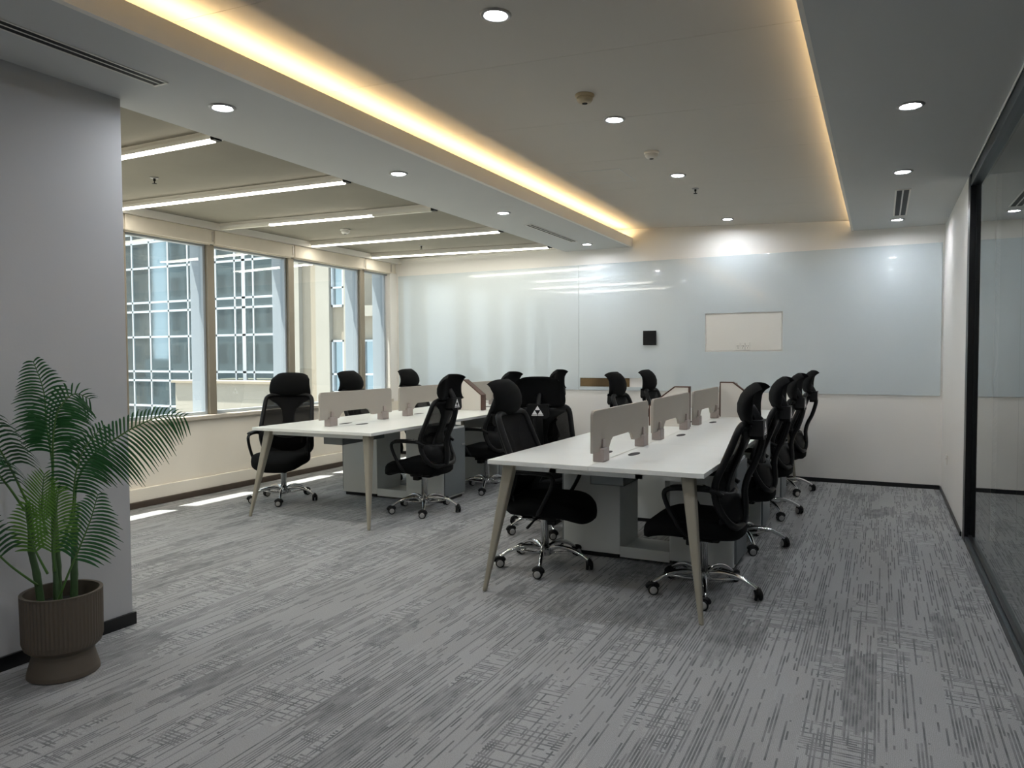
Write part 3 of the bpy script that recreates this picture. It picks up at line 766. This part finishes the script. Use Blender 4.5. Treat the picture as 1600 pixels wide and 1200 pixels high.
wd = ['nearest to the camera', 'second from the camera', 'third from the camera', 'farthest from the camera']
for k, (a, b) in enumerate(((3.77, 4.83), (4.95, 6.02), (6.17, 7.21), (7.32, 8.28))):
    screen(DR, 0, -.005, a-DR[1], b-DR[1], 'taupe felt desk screen on the right desk, ' + wd[k], 'screens on the right desk')
for k, (a, b) in enumerate(((.2, 1.24), (1.38, 2.42), (2.58, 3.50))):
    screen(DLf, RL, -.06, a, b, 'taupe felt desk screen on the left desk, ' + wd[k if k < 2 else 3], 'screens on the left desk')
def divider(d, rz, y, s, lab, x0=.02, th=.05):
    X, Y = on(d, rz, s*x0, y); t = empty('desk_divider', (X, Y, .7505), rz, label=lab, cat='desk divider')
    o = [(0, 0), (.32, 0), (.32, .165), (.11, .325), (0, .325)]
    m = Matrix(((s,0,0,0),(0,0,1,-th/2),(0,1,0,0),(0,0,0,1)))
    MB().prism(o, th, 'divider', m).build('board', t)
    e = MB(); q = [(.32, 0), (.32, .165), (.11, .325), (0, .325), (0, 0)]; q2 = [(.331, 0), (.331, .170), (.115, .335), (-.010, .335), (-.010, 0)]
    e.prism(q + q2[::-1], th+.004, 'walnut', Matrix(((s,0,0,0),(0,0,1,-th/2-.002),(0,1,0,0),(0,0,0,1)))); tag(e.build('edging', t), 'dark walnut edging')
divider(DR, 0, 6.10-DR[1], -1, 'white angular divider with dark edging behind the second screen of the right desk')
divider(DR, 0, 7.265-DR[1], 1, 'white angular divider with dark edging behind the third screen of the right desk')
divider(DLf, RL, 2.50, 1, 'pale angular divider with walnut edging across the right half of the left desk', -.04, .10)

# ------------------------------------------------------------------ potted palm
PX, PY = -3.115, 1.93
palm = empty('potted_palm', (PX, PY, 0), label='tall green areca palm in a brown grey fluted pot beside the left wall', cat='potted plant')
q = MB(); seg = 120; prf = [(.130, 0), (.138, .004), (.136, .02), (.118, .085), (.116, .10), (.125, .106), (.145, .125), (.153, .15), (.155, .34), (.155, .352), (.141, .352), (.139, .33), (.139, .25), (0, .25)]
pts = []; faces = []
for i, (r, z) in enumerate(prf):
    for k in range(seg):
        a = 2*math.pi*k/seg; rr = r - (.0032 if (k % 2 and 7 <= i <= 8) else 0)
        pts.append((rr*math.cos(a), rr*math.sin(a), z))
for i in range(len(prf)-1):
    for k in range(seg): l = (k+1) % seg; faces.append((i*seg+k, i*seg+l, (i+1)*seg+l, (i+1)*seg+k))
faces.append(tuple(range(seg))[::-1]); q.poly(pts, faces, 'pot'); q.build('pot', palm)
MB().lathe([(0, .29), (.08, .296), (.138, .288), (.138, .251)], 'soil', 32).build('soil', palm)
U = Vector((.894, .447, 0)); V = Vector((-.447, .894, 0))       # u: along the wall view, v: away
def P3(u, z, v=0): return U*u + V*v + Vector((0, 0, z))
def cane(pts, r):
    q = MB(); c = sm([P3(*p) for p in pts], 5); n = len(c)
    q.tube(c, [r*(1.25-.5*i/n) * (1.12 if i % 5 == 0 else 1) for i in range(n)], 'trunk', 10); q.build('cane', palm)
cane([(-.09, .29), (-.105, .42), (-.125, .52), (-.125, .62), (-.135, .72)], .013)
cane([(-.03, .29, .02), (-.03, .45, .02), (-.035, .60, .02), (-.035, .72, .02)], .015)
cane([(.05, .29, .0), (.055, .42, 0), (.06, .56, 0), (.065, .66, 0)], .013)
cane([(.015, .29, -.05), (.01, .40, -.05), (0, .55, -.05), (.01, .66, -.04)], .008)
def frond(path, L0, m='leaf', n=20, start=.3, droop=.35, fwd=.5, twist=0., side=None):
    q = MB(); c = [Vector((max(c_.x, XP+.02-PX), c_.y, c_.z)) for c_ in sm([P3(*p) for p in path], 8)]; N = len(c)
    q.tube(c, [.0055*(1-.75*i/N) for i in range(N)], 'stem', 6)
    cum = [0.0]
    for a_, b_ in zip(c, c[1:]): cum.append(cum[-1]+(b_-a_).length)
    for i in range(n):
        t = i/(n-1); dd = cum[-1]*(start+(1-start)*t); j = max(q_ for q_ in range(N-1) if cum[q_] <= dd+1e-9); p = c[j].lerp(c[j+1], min(1, (dd-cum[j])/max(1e-6, cum[j+1]-cum[j]))); tg = (c[j+1]-c[max(j-1, 0)]).normalized()
        sd = tg.cross(side.normalized()) if side is not None else tg.cross(V*-1)
        sd.normalize(); nr = sd.cross(tg).normalized()
        for s in (-1, 1):
            ll = 1.18*L0*(.45+.9*math.sin(math.pi*min(1, .18+.70*t)))*random.uniform(.9, 1.08)*(1-.5*t*t)
            d = (sd*s*math.cos(twist) + nr*math.sin(twist) + tg*(fwd+.2*t)).normalized()
            a = p; pts = []; wv = tg.cross(d).cross(d).normalized()
            for k in range(6):
                r = k/5; w_ = (.0058-.0022*t)*(math.sin(math.pi*min(1, .12+.88*r))**.8 if r < 1 else 0)+.0006
                cc = a + d*ll*r + Vector((0, 0, -1))*droop*ll*r*r
                up = (tg*1.0).normalized()*w_
                pts += [cc-up, cc+nr*w_*.35, cc+up]
            fs = []
            for k in range(5):
                b = k*3; fs += [(b, b+1, b+4, b+3), (b+1, b+2, b+5, b+4)]
            pts = [Vector((max(c_.x, XP+.015-PX), c_.y, c_.z)) for c_ in pts]
            q.poly(pts, fs, m, None, True)
    q.build('frond', palm)
FV = -V
frond([(-.035, .72, .02), (-.045, .90, .03), (-.07, 1.05, .04), (-.085, 1.20, .05), (-.125, 1.325, .05)], .115, n=24, start=.42, droop=.45)
frond([(-.035, .72, .0), (-.01, .88, -.02), (.0, 1.0, -.03), (.03, 1.12, -.04), (.09, 1.19, -.03), (.15, 1.17, -.02)], .115, n=24, start=.40, droop=.5, m='leaf')
frond([(.06, .66, 0), (.08, .82, 0), (.15, .93, .0), (.24, 1.0, .02), (.32, 1.05, .04), (.42, 1.09, .06), (.50, 1.085, .08)], .12, n=30, start=.30, droop=.55)
frond([(.06, .66, -.02), (.09, .74, -.05), (.12, .86, -.08), (.17, .97, -.10), (.25, 1.06, -.10)], .105, n=22, start=.30, droop=.5)
frond([(.02, .30, -.08), (.09, .45, -.10), (.14, .56, -.10), (.19, .68, -.10), (.22, .78, -.10)], .10, n=20, start=.45, droop=.4)
frond([(-.125, .70, 0), (-.145, .88, -.08), (-.165, 1.02, -.16), (-.205, 1.14, -.24), (-.26, 1.21, -.32)], .17, n=24, start=.35, droop=.65)
frond([(-.135, .70, -.02), (-.15, .82, -.10), (-.18, .93, -.18), (-.225, 1.01, -.27), (-.28, 1.05, -.36)], .17, n=24, start=.30, droop=.8)
frond([(-.09, .38, -.02), (-.14, .48, -.10), (-.18, .59, -.18), (-.23, .69, -.27), (-.29, .75, -.36)], .16, n=20, start=.38, droop=.25)
frond([(-.03, .60, -.04), (-.03, .70, -.07), (-.02, .78, -.08), (-.01, .86, -.08)], .085, 'leaf2', n=16, start=.25, droop=.1, fwd=.9)
frond([(.01, .45, -.06), (.025, .56, -.09), (.045, .68, -.10), (.06, .80, -.10)], .10, 'leaf2', n=20, start=.25, droop=.3, fwd=.7)
frond([(-.02, .44, -.06), (-.05, .55, -.09), (-.07, .65, -.10), (-.08, .74, -.10)], .075, 'leaf2', n=14, start=.35, droop=.3, fwd=.7)

# ------------------------------------------------------------------ outside: street, glass tower, stone building
G0 = -9.0
struct(MB().box((-60, -25, G0-.3), (-6.6, 45, G0), 'asphalt'), 'floor.001')
t = empty('office_tower', (-24, 20, G0), label='office tower with dark glass panes in a white grid, seen through the left windows', cat='building')
o = Vector((24, -20, -G0))
b = MB().box((-34, 20.0, G0), (-18.6, 30, 22), 'fglass').build('glass_wall', t); b.location = o
def gridbars(name, xs, w_):
    for x in xs:
        k = MB().box((x-w_/2, 20-.03, G0), (x+w_/2, 20.16, 22), 'fgrid').build(name, t); k.location = o
gridbars('mullion', [-31.2, -30.2, -29.15, -28.1, -27.1, -26.07, -25.0, -23.9, -22.4, -21.42, -20.5, -19.52], .07)
gridbars('mullion', [-20.98], .17)
fl = 2.74
for k in range(-3, 7):
    for dz in (.80, .44, 2.17):
        z = dz + fl*k
        q = MB().box((-34, 20-.03, z-.04), (-18.6, 20.16, z+.04), 'fgrid').build('transom', t); q.location = o
# blocks added out of view for the tower to mirror, gap left for sky
def block(x0, x1, z1, m, lab):
    t = empty('mirrored_block', ((x0+x1)/2, -9, G0), label=lab, cat='building'); h = (x1-x0)/2
    MB().box((-h, 2, 0), (h, 3, z1-G0), m).build('wall', t)
    q = MB(); nz = int((z1-G0)/3.0)
    for k in range(nz):
        n = int(2*h/1.9)
        for j in range(n):
            xx = -h + (j+.22)*1.9; q.box((xx, 2.98, k*3.0+.8), (xx+1.15, 3.03, k*3.0+2.5), 'dark_pane')
    q.build('windows', t)
block(-84, -60.9, 34, 'block_brown', 'brown block added across the street, only mirrored in the left half of the tower glass')
block(-57.6, -36, 34, 'block_grey', 'grey block added across the street, only mirrored in the right half of the tower glass')
block(-60.8, -57.7, 1.2, 'block_grey', 'low link added between the two mirrored blocks across the street')
t = empty('stone_building', (-14, 17, G0), label='beige stone building with sash windows seen through the right windows', cat='building')
o = Vector((14, -17, -G0))
def part(mb, nm, lab=None):
    k = mb.build(nm, t); k.location = o
    if lab: tag(k, lab)
    return k
w = MB(); w.box((-15.0, 16, G0), (-12.5, 22, 12), 'stone'); w.box((-12.5, 16.0, G0), (-8.5, 22, 2.5), 'stone'); part(w, 'wall')
w = MB()
for x0, x1 in ((-14.85, -14.55), (-13.95, -13.48), (-12.98, -12.55)): w.box((x0, 15.85, G0), (x1, 16.0, 12), 'stone2')
w.box((-12.6, 15.8, 2.42), (-8.4, 16.0, 2.70), 'stone2')
part(w, 'pilaster')
for k in range(-4, 5):
    for x0, x1 in ((-13.44, -13.02), (-12.40, -11.95), (-11.6, -11.1)):
        z0 = .35+2.35*k
        if x0 > -12.5 and z0 > .5: continue
        f = MB()
        f.box((x0, 15.9, z0), (x0+.05, 16.02, z0+1.45), 'fgrid'); f.box((x1-.05, 15.9, z0), (x1, 16.02, z0+1.45), 'fgrid')
        f.box((x0, 15.9, z0), (x1, 16.02, z0+.06), 'fgrid'); f.box((x0, 15.9, z0+1.4), (x1, 16.02, z0+1.45), 'fgrid'); f.box((x0, 15.9, z0+.5), (x1, 16.02, z0+.55), 'fgrid')
        fr = part(f, 'window')
        g = MB().box((x0, 15.97, z0), (x1, 15.99, z0+1.45), 'fglass').build('pane', fr)
t2 = empty('stone_terrace', (-20.5, 19, G0), label='pale stone terrace wall in front of the glass tower', cat='building')
q = MB().box((-23.0, 18.6, G0), (-15.2, 19.4, .44), 'stone2').build('wall', t2); q.location = Vector((20.5, -19, -G0))
q = MB().box((-23.1, 18.5, .44), (-15.1, 19.5, .52), 'stone').build('coping', t2); q.location = Vector((20.5, -19, -G0))
